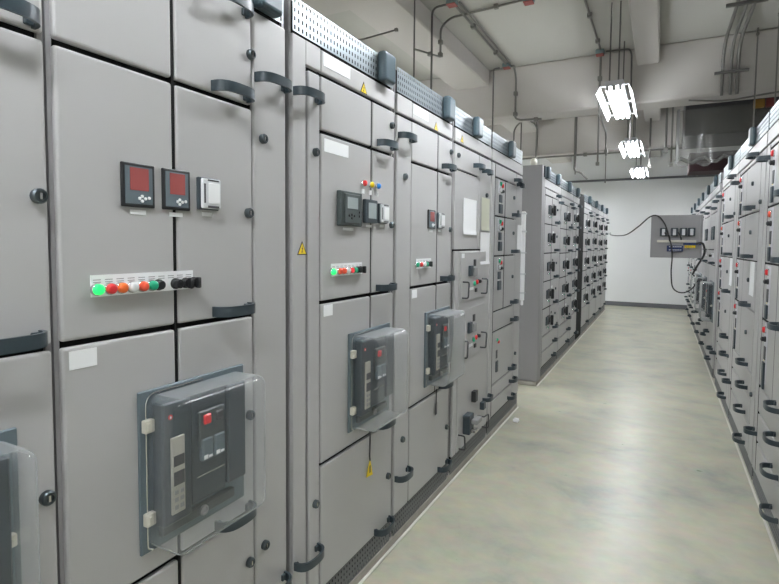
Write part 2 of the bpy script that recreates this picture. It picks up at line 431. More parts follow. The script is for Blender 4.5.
        put('trip_keys', boxes_me('trip_keys', [(0.0510, 0.0532, w * (.175 + .048 * i), w * (.175 + .048 * i) + 0.010, h * .25 + .018 * j, h * .25 + .018 * j + .010) for i in range(2) for j in range(3)], 'grey'), b)
        put('logo_mark', cached('lgm', lambda: _logo()), b, (0.0462, w * .16, h - 0.065), label='small red mark')
        put('control_panel', box_me('control_panel', 0.0395, 0.050, w * .41, w * .655, h * .56, h * .80, 0.003, 1, 'slate3'), b)
        put('push_button', box_me('push_button', 0.0495, 0.057, w * .44, w * .51, h * .71, h * .775, 0.003, 1, 'red'), b, label='red open button')
        put('push_button', box_me('push_button', 0.0495, 0.056, w * .56, w * .63, h * .71, h * .775, 0.003, 1, 'dkgrey'), b)
        for q in (0.425, 0.545):
            put('position_window', box_me('position_window', 0.0395, 0.054, w * q, w * (q + .105), h * .47, h * .615, 0.003, 1, 'slate2'), b)
            put('status_flag', boxes_me('status_flag', [(0.0538, 0.0546, w * (q + .012), w * (q + .05), h * .482, h * .508), (0.0538, 0.0546, w * (q + .058), w * (q + .092), h * .484, h * .50)], 'white'), b)
        put('charging_slot', box_me('charging_slot', 0.0395, 0.0425, w * .40, w * .675, h * .365, h * .372, 0, 1, 'chrome'), b)
        put('racking_socket', cached('rsock', lambda: _sock()), b, (0.0255, w * .5, 0.041))
        # clear cover
        def cov():
            bm = bmesh.new()
            cx, cy0, cy1, cz0, cz1 = 0.112, 0.022, w - 0.012, 0.006, h - 0.014
            add_box(bm, -0.05, cx, cy0, cy1, cz0, cz1, 0.026, 5)
            bmesh.ops.bisect_plane(bm, geom=bm.verts[:] + bm.edges[:] + bm.faces[:], plane_co=(0.0095, 0, 0), plane_no=(-1, 0, 0), clear_outer=True)
            return finish(bm, 'clear_cover', ['clear'], True, 60)
        c = put('clear_cover', cached(('cover', w, h), cov), b, label='transparent plastic cover with rounded edges')
        md = c.modifiers.new('wn', 'WEIGHTED_NORMAL'); md.keep_sharp = True
        bt = 0.0095
        wire = tube_me('hinge_wire', bend([(bt, w * .55, h - 0.008), (bt, 0.016, h - 0.008), (bt, 0.016, 0.012), (bt, 0.030, 0.004)], 0.03), 0.0022, 'chrome', 6)
        put('hinge_wire', wire, b)
        for q in (0.07, h - 0.095):
            put('cover_clip', cached('clip', lambda: boxes_me('cover_clip', [(0.008, 0.024, 0.005, 0.030, 0, 0.030), (0.020, 0.027, 0.008, 0.018, 0.004, 0.026)], 'cream', 0.002)), b, (0, 0, q), label='cream plastic cover clip')
        for q in (0.17,):
            put('cover_clip', cached('clip3', lambda: boxes_me('cover_clip', [(0.008, 0.022, 0, 0.022, 0, 0.024), (0.02, 0.03, 0.004, 0.012, 0.004, 0.018)], 'cream', 0.002)), b, (0, w - 0.034, q), label='cream plastic cover clip')
        return b

def _mbtn(mk='white', r=0.0037):
    bm = bmesh.new(); lathe_x(bm, [(0, r), (0.002, r), (0.003, r * .7), (0.003, 0)], 10); return finish(bm, 'push_button', [mk], True)
def _logo():
    bm = bmesh.new(); lathe_x(bm, [(0, 0.006), (0.001, 0.006), (0.001, 0)], 12); add_box(bm, 0.001, 0.0016, -0.002, 0.002, -0.003, 0.002, 0, 1, 1); return finish(bm, 'logo_mark', ['red', 'white'])
def _sock():
    bm = bmesh.new(); lathe_x(bm, [(0, 0.013), (0.006, 0.013), (0.007, 0.009), (0.002, 0.008), (0.002, 0)], 14); return finish(bm, 'racking_socket', ['grey'], True, 35)

# heights of the horizontal seams
S1, S2, S3, SH = 1.776, 1.183, 0.600, 1.968
GRP = 'main switchboard cabinets of the left row'

# ---- two incomer cabinets at the near left (wide doors, no header)
def incomer(y0, label, col_on):
    global DBEV
    DBEV = 0.0070
    c = Cab('L', y0, 0.713 if col_on else 0.561, label, GRP, cap=0.555 if col_on else 0.40)
    D0, DM0, DM1, D1, C0, C1 = 0.0075, 0.2835, 0.2915, 0.557, 0.560, 0.709
    gap = 0.009
    top = c.door(D0, DM0, S1 + gap / 2, TOP); top2 = c.door(DM1, D1, S1 + gap / 2, TOP)
    mid = c.door(D0, DM0, S2 + gap / 2, S1 - gap / 2); mid2 = c.door(DM1, D1, S2 + gap / 2, S1 - gap / 2)
    low = c.door(D0, DM0, S3 + gap / 2, S2 - gap / 2); low2 = c.door(DM1, D1, S3 + gap / 2, S2 - gap / 2)
    bot = c.door(D0, DM0, c.db, S3 - gap / 2); bot2 = c.door(DM1, D1, c.db, S3 - gap / 2)
    col = c.door(C0, C1, c.db, TOP) if col_on else None
    put('rubber_seal', boxes_me('rubber_seal', [(-0.0195, -0.0045, DM0 + .0005, DM1 - .0005, c.db + .01, TOP - .005)], 'gasket'), c.r, label='black rubber seal between the doors')
    c.handle(top2, 0.403, 1.797); c.handle(mid2, 0.400, 1.207); c.handle(low2, 0.400, 0.622); c.handle(bot2, 0.400, 0.160)
    c.handle(top2, 0.400, 2.040 - 0.012)
    c.lock(top2, 0.548, 1.921); c.lock(mid2, 0.536, 1.475); c.lock(low2, 0.536, 0.89); c.lock(bot2, 0.532, 0.449)
    if col_on: c.handle(col, 0.566, 1.865); c.lock(col, 0.598, 1.695); c.lock(col, 0.598, 0.467); c.handle(col, 0.560, 0.315)
    c.meter(0.141, 1.468, 0.083, 0.097); c.meter(0.246, 1.468, 0.080, 0.097); c.meter(0.350, 1.474, 0.068, 0.082, 'white')
    ys = [0.092, 0.121, 0.147, 0.173, 0.199, 0.224, 0.243, 0.292, 0.322, 0.346]
    ks = list(zip(ys, ['lit', 'red', 'orange', 'lampwhite', 'redo', 'green', 'black', 'black', 'black', 'black'], ['dome'] * 4 + ['dome', 'dome', 'flat', 'key', 'knob', 'knob']))
    c.label_rail(0.070, 0.335, 1.274, 1.320, ks, 1.290)
    c.plate(0.022, 0.080, 1.130, 1.168)
    c.breaker(0.171 if col_on else 0.150, 0.662)
    DBEV = 0.0055
    return c
incomer(0.0325, 'grey switchgear cabinet cut by the left frame edge, its breaker cover in the corner', False)
B = incomer(0.597, 'tall grey cabinet with two red-screened meters and ten-button rail above a covered breaker', True)

# ---- third and fourth cabinets: side column at the left, header, meters, covered breaker
def feeder(y0, W, label, colL, col0, col1, m0, s0, s1, m1, first):
    c = Cab('L', y0, W, label, GRP, cap=W - 0.165)
    g = 0.010
    if first:
        bm = bmesh.new()
        add_box(bm, -0.0175, 0, 0.005, colL - 0.004, c.db, TOP, 0.0035, 2)
        put('side_panel', finish(bm, 'side_panel', ['paint']), c.r)
        put('top_panel', box_me('top_panel', -0.0175, -0.0002, colL - 0.0035, m0 - 0.003, SH + 0.006, TOP, 0.002, 1, 'paint'), c.r)
        col = c.door(col0, col1, c.db, SH - 0.006)
    else:
        col = c.door(col0, col1, c.db, SH - 0.006)
        put('top_panel', box_me('top_panel', -0.0175, 0, col0 + .002, m0 - 0.003, SH + 0.006, TOP, 0.0035, 2, 'paint'), c.r)
    hd = c.door(m0, m1, SH + g / 2, TOP, 'header_panel')
    t1 = c.door(m0, s0, S1 + g / 2, SH - g / 2); t2 = c.door(s1, m1, S1 + g / 2, SH - g / 2)
    d1 = c.door(m0, s0, S2 + g / 2, S1 - g / 2); d2 = c.door(s1, m1, S2 + g / 2, S1 - g / 2)
    b1 = c.door(m0, s0, S3 + g / 2, S2 - g / 2); b2 = c.door(s1, m1, S3 + g / 2, S2 - g / 2)
    f1 = c.door(m0, m1, c.db, S3 - g / 2)
    hy = m1 - 0.158
    put('rubber_seal', boxes_me('rubber_seal', [(-0.0195, -0.0035, s0 + .0005, s1 - .0005, S3 + .01, SH - .008)], 'gasket'), c.r, label='black rubber seal between the doors')
    c.handle(t2, hy, 1.806); c.handle(d2, hy, 1.208); c.handle(b2, hy, 0.622); c.handle(f1, hy, 0.158)
    c.handle(col, (colL if not first else 0.006) + (0.004 if not first else 0.0), 1.872)
    c.handle(col, (colL + .002 if not first else 0.006), 0.315)
    yl = (col0 + col1) / 2 + 0.003
    c.lock(col, yl, 1.698); c.lock(col, yl, 0.478)
    c.lock(t2, m1 - 0.03, 1.90); c.lock(d2, m1 - 0.028, 1.473); c.lock(b2, m1 - 0.03, 0.88); c.lock(f1, m1 - 0.04, 0.36)
    c.plate(m0 + 0.012, m0 + 0.185, 2.000, 2.045)
    c.warn(m0 + 0.285, 1.998, 0.052)
    c.plate(m0 + 0.016, m0 + 0.072, 1.132, 1.172)
    return c
c3 = feeder(1.333, 0.716, 'grey cabinet with big dark relay, three coloured lamps and a hanging yellow tag', 0.078, 0.088, 0.154, 0.160, 0.508, 0.517, 0.711, True)
c3.meter(0.255, 1.456, 0.155, 0.128, 'relay'); c3.meter(0.440, 1.473, 0.098, 0.094, 'lcd'); c3.meter(0.560, 1.476, 0.076, 0.082, 'white')
for y, k in ((0.443, 'red'), (0.500, 'yellow'), (0.555, 'blue')): c3.button(y, 1.628, k, 'dome')
for y in (0.443, 0.500, 0.555): c3.plate(y - 0.011, y + 0.011, 1.588, 1.606)
c3.label_rail(0.222, 0.436, 1.272, 1.318, [(0.240, 'lit', 'dome'), (0.285, 'redo', 'dome'), (0.312, 'redo', 'dome'), (0.340, 'lampwhite', 'dome'), (0.366, 'red', 'flat'), (0.392, 'green', 'flat'), (0.418, 'black', 'key'), (0.440, 'black', 'knob')], 1.290)
c3.plate(0.178, 0.335, 1.710, 1.755)
c3.breaker(0.335, 0.662)
c3.warn(0.052, 1.375, 0.052)
put('groove_trim', box_me('groove_trim', -0.0195, -0.0160, 0.0745, 0.0905, c3.db, SH, 0, 1, 'gasket'), c3.r)

c4 = feeder(2.063, 0.698, 'grey cabinet with small covered breaker and two small meters above a three-lamp rail', 0.010, 0.006, 0.157, 0.162, 0.478, 0.490, 0.690, False)
c4.meter(0.350, 1.470, 0.092, 0.096); c4.meter(0.470, 1.474, 0.076, 0.084, 'white')
c4.label_rail(0.222, 0.400, 1.272, 1.320, [(0.245, 'green', 'dome'), (0.290, 'red', 'dome'), (0.330, 'lampwhite', 'dome'), (0.355, 'green', 'flat'), (0.385, 'black', 'knob')], 1.292)
c4.breaker(0.328, 0.662)

# ---- changeover cabinet
c5 = Cab('L', 2.790, 0.712, 'grey cabinet with two switch plates, pull handles and taped papers', GRP, cap=0.30, perf=True)
hd = c5.door(0.006, 0.706, SH + 0.005, TOP, 'header_panel'); c5.warn(0.115, 2.005, 0.052); c5.plate(0.030, 0.08, 2.0, 2.03)
d1 = c5.door(0.006, 0.440, 1.825, SH - 0.005); d2 = c5.door(0.006, 0.440, 1.362, 1.818, bev=0.002)
d3 = c5.door(0.446, 0.706, 1.362, SH - 0.005)
c5.handle(d1, 0.445 - .12, 1.880); c5.handle(d3, 0.50, 1.868); c5.lock(d1, 0.05, 1.90); c5.lock(d3, 0.60, 1.72)
lowd = c5.door(0.098, 0.706, c5.db, 1.355)
stile = c5.door(0.026, 0.092, c5.db, 1.355, 'side_panel')
c5.handle(lowd, 0.60, 0.335); 
def sub_plate(z0, z1, y0=0.112, y1=0.600, n=0):
    p = put('switch_plate', box_me('switch_plate', 0, 0.006, y0, y1, z0, z1, 0.0015, 1, 'paint'), c5.r)
    h = z1 - z0; w = y1 - y0
    for yy in (y0 + 0.03, y1 - 0.09):
        put('pull_handle', tube_me('pull_handle', bend([(0.005, yy, z0 + h * .08), (0.045, yy, z0 + h * .08), (0.045, yy + 0.012, z0 + h * .40), (0.005, yy + 0.012, z0 + h * .40)], 0.012), 0.005, 'dkgrey'), p)
    put('terminal_block', box_me('terminal_block', 0.005, 0.022, y0 + .135, y0 + .19, z0 + h * .50, z0 + h * .72, 0.003, 1, 'slate'), p)
    put('terminal_block', box_me('terminal_block', 0.005, 0.018, y0 + .225, y0 + .285, z0 + h * .48, z0 + h * .66, 0.003, 1, 'grey'), p)
    put('rating_window', box_me('rating_window', 0.005, 0.010, y0 + .235, y0 + .275, z0 + h * .70, z0 + h * .84, 0, 1, 'black'), p)
    c5.button(y0 + .235, z0 + h * .33, 'green', 'dome', 0.016, p, 0.005); c5.button(y0 + .285, z0 + h * .35, 'red', 'dome', 0.016, p, 0.005)
    c5.button(y0 + .335, z0 + h * .36, 'black', 'key', 0.013, p, 0.005)
    c5.plate(y0 + .16, y0 + .24, z0 + h * .20, z0 + h * .26, parent=p, x=0.006)
    put('rating_window', box_me('rating_window', 0.005, 0.012, y0 + .265, y0 + .30, z0 + h * .14, z0 + h * .22, 0, 1, 'black'), p)
    c5.plate(y0 + .012, y0 + .06, z1 - 0.035, z1 - 0.008, parent=p, x=0.006)
sub_plate(1.050, 1.346); sub_plate(0.690, 1.000)
q = put('breaker_block', box_me('breaker_block', 0, 0.045, 0.205, 0.290, 0.225, 0.345, 0.004, 1, 'slate'), c5.r)
put('toggle', box_me('toggle', 0.044, 0.085, 0.235, 0.335, 0.285, 0.315, 0.006, 2, 'grey'), q); put('toggle', box_me('toggle', 0.044, 0.080, 0.225, 0.275, 0.235, 0.260, 0.006, 2, 'chrome'), q)
put('terminal_block', box_me('terminal_block', 0, 0.030, 0.360, 0.410, 0.385, 0.455, 0.003, 1, 'black'), c5.r); put('terminal_block', box_me('terminal_block', 0, 0.020, 0.420, 0.450, 0.41, 0.45, 0.003, 1, 'beige'), c5.r)
put('terminal_block', box_me('terminal_block', 0, 0.030, 0.540, 0.590, 0.285, 0.335, 0.003, 1, 'slate'), c5.r)
put('pull_handle', tube_me('pull_handle', bend([(0.0, 0.50, 0.255), (0.045, 0.50, 0.255), (0.045, 0.600, 0.245), (0.045, 0.600, 0.150), (0, 0.600, 0.150)], 0.012), 0.005, 'dkgrey'), c5.r)
put('pull_handle', tube_me('pull_handle', bend([(0.0, 0.13, 0.245), (0.040, 0.13, 0.245), (0.040, 0.145, 0.155), (0, 0.145, 0.155)], 0.012), 0.005, 'dkgrey'), c5.r)

# ---- motor control cabinets
def mcc(row, y0, W, label, group, seams, strip, dr, colr, hy, style, low=(), cap=None, perf=False, stile0=0.006, locks=True, dev=0.5, header=True, name='switchgear_cabinet', lowh=None, depth=0.7, hl=None):
    """drawers between the listed seams: device strip, blank door, then a cable column"""
    c = Cab(row, y0, W, label, group, cap=cap, perf=perf, depth=depth, name=name)
    if header: c.door(0.006, colr[1] if colr else W - 0.006, SH + 0.005, TOP, 'header_panel', bev=0.002)
    topz = SH - 0.004 if header else TOP
    if strip[0] - stile0 > 0.03: sp = c.door(stile0, strip[0] - 0.004, c.db, topz, 'side_panel')
    if row == 'R': c.handle(sp, 0.03, 0.335, L=0.10); c.handle(sp, 0.025, 1.885, L=0.10)
    if colr:
        cd = c.door(colr[0], colr[1], c.db, topz)
        if locks: c.lock(cd, colr[0] + 0.05, 1.66); c.lock(cd, colr[0] + 0.05, 0.50)
        if colr[1] - colr[0] > 0.08 and row == 'L':
            c.handle(cd, colr[0] + 0.004, 1.875, L=min(0.13, colr[1] - colr[0] - 0.012))
    if seams[0] < topz - 0.03:
        td = c.door(strip[0], dr[1], seams[0] + 0.003, topz)
        c.handle(td, hy + 0.05, seams[0] + 0.035)
    for i, (zt, zb_) in enumerate(zip(seams, seams[1:])):
        h = zt - zb_
        dw = put('drawer', box_me('drawer', -0.0175, 0.0, strip[0], strip[1] - 0.008, zb_ + 0.005, zt - 0.005, 0.003, 1, 'paint'), c.r)
        dd = put('drawer_door', box_me('drawer_door', -0.0175, 0.0015, strip[1] + 0.005, dr[1], zb_ + 0.005, zt - 0.005, 0.003, 1, 'paint'), c.r)
        ym = strip[0] + (strip[1] - strip[0]) * dev
        put('handle', handle_me(L=hl or 0.132, P=0.060 if row == 'R' else 0.050, h=0.024 if row == 'R' else 0.027), dd, (0.001, hy, zb_ + 0.030), label='dark blue-grey bow handle')
        if locks: c.lock(dd, dr[1] - (0.08 if row == 'L' else 0.27 * W / 1.235), (zt + zb_) / 2 + 0.03)
        if style == 'stop':
            put('indicator_plate', box_me('indicator_plate', 0, 0.002, ym - 0.045, ym + 0.05, zb_ + 0.045, zt - 0.012, 0, 1, 'housing'), dw)
            c.button(ym, zt - 0.045, 'red' if i != 1 or not row == 'R' else 'redo', 'dome', 0.018, dw, 0.002)
            c.button(ym + 0.005, zt - 0.095, 'black', 'key', 0.014, dw, 0.002)
            put('rating_window', box_me('rating_window', 0.002, 0.006, ym - 0.018, ym + 0.022, zt - 0.205, zt - 0.135, 0, 1, 'dkgrey'), dw)
            put('rating_window', box_me('rating_window', 0.002, 0.012, ym - 0.020, ym + 0.028, zb_ + 0.015, zt - 0.220, 0.002, 1, 'slate'), dw)
            c.plate(ym + 0.0, ym + 0.018, zt - 0.212, zt - 0.207, 'yellow', parent=dw, x=0.006, name='marking')
        elif style == 'led':
            put('indicator_plate', box_me('indicator_plate', 0, 0.002, ym - 0.055, ym + 0.035, zt - 0.105, zt - 0.016, 0, 1, 'housing'), dw)
            c.button(ym - 0.025, zt - 0.038, 'green', 'dome', 0.016, dw, 0.002); c.button(ym + 0.018, zt - 0.050, 'red', 'dome', 0.016, dw, 0.002)
            c.button(ym - 0.025, zt - 0.082, 'lampwhite', 'dome', 0.016, dw, 0.002); c.button(ym + 0.018, zt - 0.090, 'black', 'key', 0.013, dw, 0.002)
            q = zt - zb_
            put('rating_window', box_me('rating_window', 0, 0.008, ym - 0.035, ym + 0.03, zt - 0.170, zt - 0.115, 0.002, 1, 'slate'), dw)
            put('rating_window', box_me('rating_window', 0, 0.012, ym - 0.040, ym + 0.035, zt - 0.250, zt - 0.182, 0.003, 1, 'slate'), dw)
            c.plate(ym - 0.03, ym + 0.02, zt - 0.180, zt - 0.173, parent=dw, x=0.0, name='marking')
        elif style == 'dial':
            ym = strip[1]
            zc = zt - 0.14
            put('digital_meter', box_me('digital_meter', 0, 0.012, ym - 0.21, ym - 0.15, zc - 0.045, zc + 0.045, 0.002, 1, 'slate'), dw)
            put('rotary_handle', cached('rot', lambda: _rot()), dw, (0.0, ym - 0.055, zc))
            put('rating_window', box_me('rating_window', 0, 0.012, ym - 0.14, ym - 0.115, zc - 0.03, zc + 0.05, 0, 1, 'dkgrey'), dw)
            c.button(ym - 0.17, zc - 0.075, 'lampwhite', 'dome', 0.010, dw, 0.0); c.button(ym - 0.13, zc - 0.075, 'green', 'dome', 0.010, dw, 0.0)
            c.plate(ym + 0.05, ym + 0.12, zc + 0.05, zc + 0.075, 'dkgrey' if (i + int(W * 100)) % 2 else 'white', parent=dd, x=0.0015)
            put('key_interlock', box_me('key_interlock', 0.0015, 0.022, ym + 0.045, ym + 0.085, zc - 0.045, zc + 0.03, 0.004, 1, 'slate'), dd)
    zz0, zz1 = seams[-1], seams[0]
    ys = strip[1] - 0.0015
    put('rubber_seal', boxes_me('rubber_seal', [(-0.012, 0.0005, ys - 0.0055, ys + 0.0055, zz0 + .004, zz1 - .012)] + [(-0.012, 0.0005, strip[0] + .01, strip[1] + .06, zt - .004, zt + .004) for zt in seams[:-1]] + ([(-0.012, 0.0005, strip[0] - 0.006, strip[0] - 0.001, c.db + .02, topz - .01)] if strip[0] > 0.03 else []), 'gasket'), c.r, label='black rubber seal around the drawers')
    for j, (za, zb2) in enumerate(low):
        ld = c.door(strip[0], dr[1], zb2 + 0.003, za - 0.003)
        c.handle(ld, (lowh or hy) + 0.02 * (-1) ** j, (zb2 + 0.035))
    return c
def _rot():
    bm = bmesh.new()
    add_box(bm, 0, 0.010, -0.045, 0.045, -0.050, 0.050, 0.003, 1, 1)
    lathe_x(bm, [(0.010, 0.030), (0.024, 0.028), (0.024, 0)], 16)
    add_box(bm, 0.022, 0.052, -0.012, 0.012, -0.055, 0.050, 0.005, 1, 0)
    return finish(bm, 'rotary_handle', ['black', 'dkgrey'], True, 35)

c6 = mcc('L', 3.517, 0.885, 'grey motor-control cabinet with stacked lamp-lit drawers, last before the gap', GRP,
         [1.868, 1.597, 1.312, 0.912], (0.085, 0.350), (0.36, 0.672), (0.680, 0.879), 0.545, 'led', low=[(0.909, 0.765), (0.762, 0.380), (0.377, 0.270), (0.267, 0.143)], cap=0.40, perf=True)
yb = 0.20
for z in (0.70,):
    c6.button(yb - 0.02, z, 'green', 'dome', 0.013); c6.button(yb + .015, z - .02, 'red', 'dome', 0.013)
    c6.plate(yb - .022, yb + .02, z - 0.14, z - 0.08, 'dkgrey', 'rating_window'); c6.plate(yb - .024, yb + .022, z - .24, z - .16, 'slate', 'rating_window', t=0.008)

# ---- second block on the left, beyond the gap
GRP2 = 'cabinets of the far left block'
SE = [1.900, 1.610, 1.310, 1.020, 0.740, 0.460]
ycur = 5.17
c7 = mcc('L', 5.31, 0.955, 'grey cabinet just beyond the gap, first of the far left block', GRP2, SE, (0.05, 0.43), (0.44, 0.80), (0.81, 0.949), 0.60, 'dial', low=[(0.457, 0.300), (0.297, 0.143)], cap=[0.02, 0.62], lowh=0.60, hl=0.165)
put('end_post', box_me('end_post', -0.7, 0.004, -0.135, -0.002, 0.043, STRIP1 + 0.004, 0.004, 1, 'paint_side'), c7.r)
put('corner_cap', box_me('corner_cap', 0.0045, 0.016, -0.070, -0.004, STRIP0 - .005, STRIP1, 0.003, 1, 'handle'), c7.r)
SE2 = [1.880, 1.590, 1.300, 1.010, 0.730, 0.440]
mcc('L', 6.285, 0.90, 'grey cabinet of rotary-switch drawers, second in the far left block', GRP2, SE2, (0.02, 0.43), (0.44, 0.74), (0.75, 0.894), 0.58, 'dial', low=[(0.437, 0.290), (0.287, 0.143)], cap=0.45, hl=0.165)
mcc('L', 7.205, 0.565, 'narrow grey cabinet of rotary-switch drawers in the far left block beside the dark slot', GRP2, SE, (0.02, 0.30), (0.31, 0.48), (0.485, 0.559), 0.34, 'dial', low=[(0.457, 0.143)], cap=0.25)
tag(put('slot_shade_panel', box_me('slot_shade_panel', LX - 0.65, LX - 0.003, 7.775, 8.295, 0.0425, 2.14, 0.004, 1, 'gasket')), 'tall matte black panel standing in for the shaded slot of the far left block', 'panel')  # the slot is a deep gap; its shade is put in as black
names = ['fourth', 'fifth', 'sixth', 'seventh']
for k, y in enumerate((8.30, 9.26, 10.22, 11.18)):
    mcc('L', y, 0.90, 'grey far cabinet with many black handles, %s in the far left block' % names[k] if k < 3 else 'grey far cabinet with many black handles, the one nearest the white wall on the left', GRP2, SE if k % 2 else SE2, (0.02, 0.40), (0.41, 0.66), (0.67, 0.894), 0.50, 'dial', low=[(0.457 if k % 2 else 0.437, 0.143)], cap=0.45, hl=0.165)

# ------------------------------------------------------------------ right row
GRPR = 'motor control cabinets of the right row'
def right(y0, W, label, seams, low, cap, hy=0.70, style='stop'):
    k = W / 1.235
    return mcc('R', y0, W, label, GRPR, seams, (0.115 * k, 0.50 * k), (0.505 * k, 1.075 * k), (1.085 * k, W - 0.006), hy * k, style, low=low, cap=cap, dev=0.36, lowh=hy * k, stile0=0.006, depth=0.7, hl=0.165)
SR = [1.932, 1.612, 1.302, 0.992, 0.612]
LOWR = [(0.609, 0.460), (0.457, 0.290), (0.287, 0.103)]
right(3.655, 1.235, 'grey drawer cabinet cut by the right frame edge, nearest of the right row', SR, LOWR, 0.78, 0.60)
right(4.905, 1.235, 'grey right-row drawer cabinet with a paper strip, second from the right edge', SR, LOWR, 0.70, 0.77)
right(6.150, 1.235, 'grey right-row drawer cabinet just before the covered breakers', SR, LOWR, 0.74, 0.90)
def right_breaker(y0, label, gname):
    W = 0.99
    c = Cab('R', y0, W, label, GRPR, cap=0.55, perf=False)
    m0, s0, s1, m1 = 0.02, 0.56, 0.57, 0.80
    c.door(m0, 0.984, SH + .005, TOP, 'header_panel', bev=0.002)
    t = c.door(m0, m1, S1 + .005, SH - .005)
    d1 = c.door(m0, s0, S2 + .005, S1 - .005); d2 = c.door(s1, m1, S2 + .005, S1 - .005)
    b1 = c.door(m0, m1, S3 + .005, S2 - .005); f = c.door(m0, m1, c.db, S3 - .005); col = c.door(0.81, 0.984, c.db, SH - .005)
    c.handle(t, 0.60, 1.81); c.handle(d2, 0.60, 1.215); c.handle(b1, 0.55, 0.625); c.handle(f, 0.60, 0.16); c.handle(f, 0.3, 0.42); c.handle(col, 0.82, 1.87); c.handle(col, 0.82, 0.31)
    c.meter(0.30, 1.47, 0.12, 0.15, 'lcd'); c.meter(0.50, 1.47, 0.12, 0.15, 'lcd')
    c.label_rail(0.28, 0.60, 1.272, 1.318, [(0.32, 'lampwhite', 'dome'), (0.37, 'red', 'flat'), (0.42, 'green', 'flat'), (0.47, 'black', 'knob')])
    for z in (1.36, ): put('pull_handle', tube_me('pull_handle', bend([(0, 0.3, z), (0.04, 0.3, z), (0.04, 0.6, z), (0, 0.6, z)], .02), 0.006, 'dkgrey'), c.r)
    c.breaker(0.38, 0.570, 0.44, 0.44)
    return c
right_breaker(7.395, 'grey right-row cabinet with the nearest clear breaker cover', '')
right_breaker(8.395, 'grey right-row cabinet with the middle breaker cover, beside the swung-open door', '')
right_breaker(9.395, 'grey right-row cabinet with the farthest breaker cover, partly behind the open door', '')
for k, y in enumerate((10.50, 11.60, 12.70)):
    right(y, 1.09, 'far grey right-row drawer cabinet, ' + ('last one beside the white wall' if k == 2 else 'second from the white wall' if k == 1 else 'third from the white wall behind the open door'), SR, LOWR, 0.65)

# ------------------------------------------------------------------ swung-open door with terminals (hinged on the right row)
YD = 8.0
od = thing('open_panel_door', 'open grey panel door swung into the aisle showing wiring and blue terminals', 'cabinet door', (RX, YD, 1.24))
put('door_leaf', box_me('door_leaf', -0.655, -0.055, -0.010, 0.010, 0.0, 0.575, 0.004, 1, 'doorin'), od)
put('hinge_edge', box_me('hinge_edge', -0.075, -0.045, -0.035, 0.010, 0.0, 0.575, 0.004, 1, 'paint_side'), od)
put('din_rail', box_me('din_rail', -0.575, -0.115, -0.030, -0.011, 0.205, 0.238, 0.003, 1, 'cream'), od, label='cream wiring duct')
for x in (-0.545, -0.415, -0.31, -0.215):
    d = put('rear_of_meter', box_me('rear_of_meter', x, x + 0.085, -0.060, -0.0115, 0.29, 0.40, 0.006, 1, 'slate'), od)
    put('terminal_plug', box_me('terminal_plug', x + 0.025, x + 0.062, -0.080, -0.060, 0.30, 0.385, 0.004, 1, 'lampwhite'), d)
t = put('terminal_block', box_me('terminal_block', -0.455, -0.265, -0.055, -0.0115, 0.085, 0.165, 0.004, 1, 'bluep'), od, label='dark blue terminal block')
put('terminal_markings', boxes_me('terminal_markings', [(-0.43 + .022 * k, -0.415 + .022 * k, -0.057, -0.0545, zz, zz + .012) for k in range(7) for zz in (0.10, 0.142)], 'lampwhite'), t)
for k in range(5):
    put('yellow_terminal', box_me('yellow_terminal', -0.245 + .026 * k, -0.226 + .026 * k, -0.05, -0.0115, 0.135, 0.170, 0.002, 1, 'yellow'), od)
put('terminal_block', box_me('terminal_block', -0.265, -0.055, -0.048, -0.0115, 0.172, 0.200, 0.003, 1, 'bluep'), od)
put('wire_bundle', tube_me('wire_bundle', smooth_curve([(-0.115, -0.04, 0.19), (-0.06, -0.06, 0.20), (-0.03, -0.05, 0.17), (-0.02, -0.03, 0.05), (-0.10, -0.02, -0.12), (-0.14, 0.02, -0.22)]), 0.014, 'cable', 8), od)
put('wire', tube_me('wire', smooth_curve([(-0.33, -0.065, 0.34), (-0.30, -0.09, 0.29), (-0.29, -0.07, 0.24)]), 0.009, 'cable', 6), od)
put('wire', tube_me('wire', smooth_curve([(-0.50, -0.065, 0.34), (-0.44, -0.09, 0.30), (-0.42, -0.07, 0.22)]), 0.012, 'cable', 6), od)
# drooping cable from the left block over the door
cab = smooth_curve([(LX + 0.10, 11.6, 1.66), (-0.85, 10.4, 1.60), (-0.62, 9.0, 1.555), (-0.46, 8.4, 1.565), (-0.30, 8.05, 1.665), (-0.155, 7.955, 1.795), (-0.06, 7.945, 1.80), (0.02, 7.94, 1.70), (0.07, 7.92, 1.55), (0.11, 7.915, 1.40), (0.125, 7.92, 1.236), (0.120, 7.93, 1.05), (0.14, 7.93, 0.86), (0.20, 7.92, 0.79), (0.29, 7.90, 0.785), (0.375, 7.88, 0.85), (0.430, 7.85, 0.95), (0.505, 7.80, 0.98)], 6)
tag(put('cable', tube_me('cable', cab, 0.0085, 'cable', 6)), 'black cable drooping across the aisle and hanging from the open panel door', 'cable')

# ------------------------------------------------------------------ papers, tags
def sheet(nm, X, y0, y1, z0, z1, label, cat, mk='paper', group=None, curl=0.005):
    bm = bmesh.new(); n = 8; sx = 1 if X < 0 else -1; rows = []
    for j in range(n + 1):
        t = j / n; x = X + sx * (0.0035 + curl * max(0, (t - .75) / .25) ** 2 * 0.4 + curl * max(0, (.2 - t) / .2) ** 2)
        z = z0 + (z1 - z0) * t; d = 0.004 * math.sin(3 * t); e = sx * 0.0008
        rows.append([bm.verts.new(p) for p in ((x, y0 + d, z), (x, y1 + d, z), (x + e, y1 + d, z), (x + e, y0 + d, z))])
    for a, b in zip(rows, rows[1:]):
        for k in range(4): bm.faces.new((a[k], a[(k + 1) % 4], b[(k + 1) % 4], b[k]))
    bm.faces.new(rows[0]); bm.faces.new(rows[-1])
    return tag(put(nm, finish(bm, nm, [mk])), label, cat, group)
sheet('paper_notice', LX, 2.935, 3.175, 1.452, 1.668, 'white paper sheet on the square door above the switch plates', 'paper')
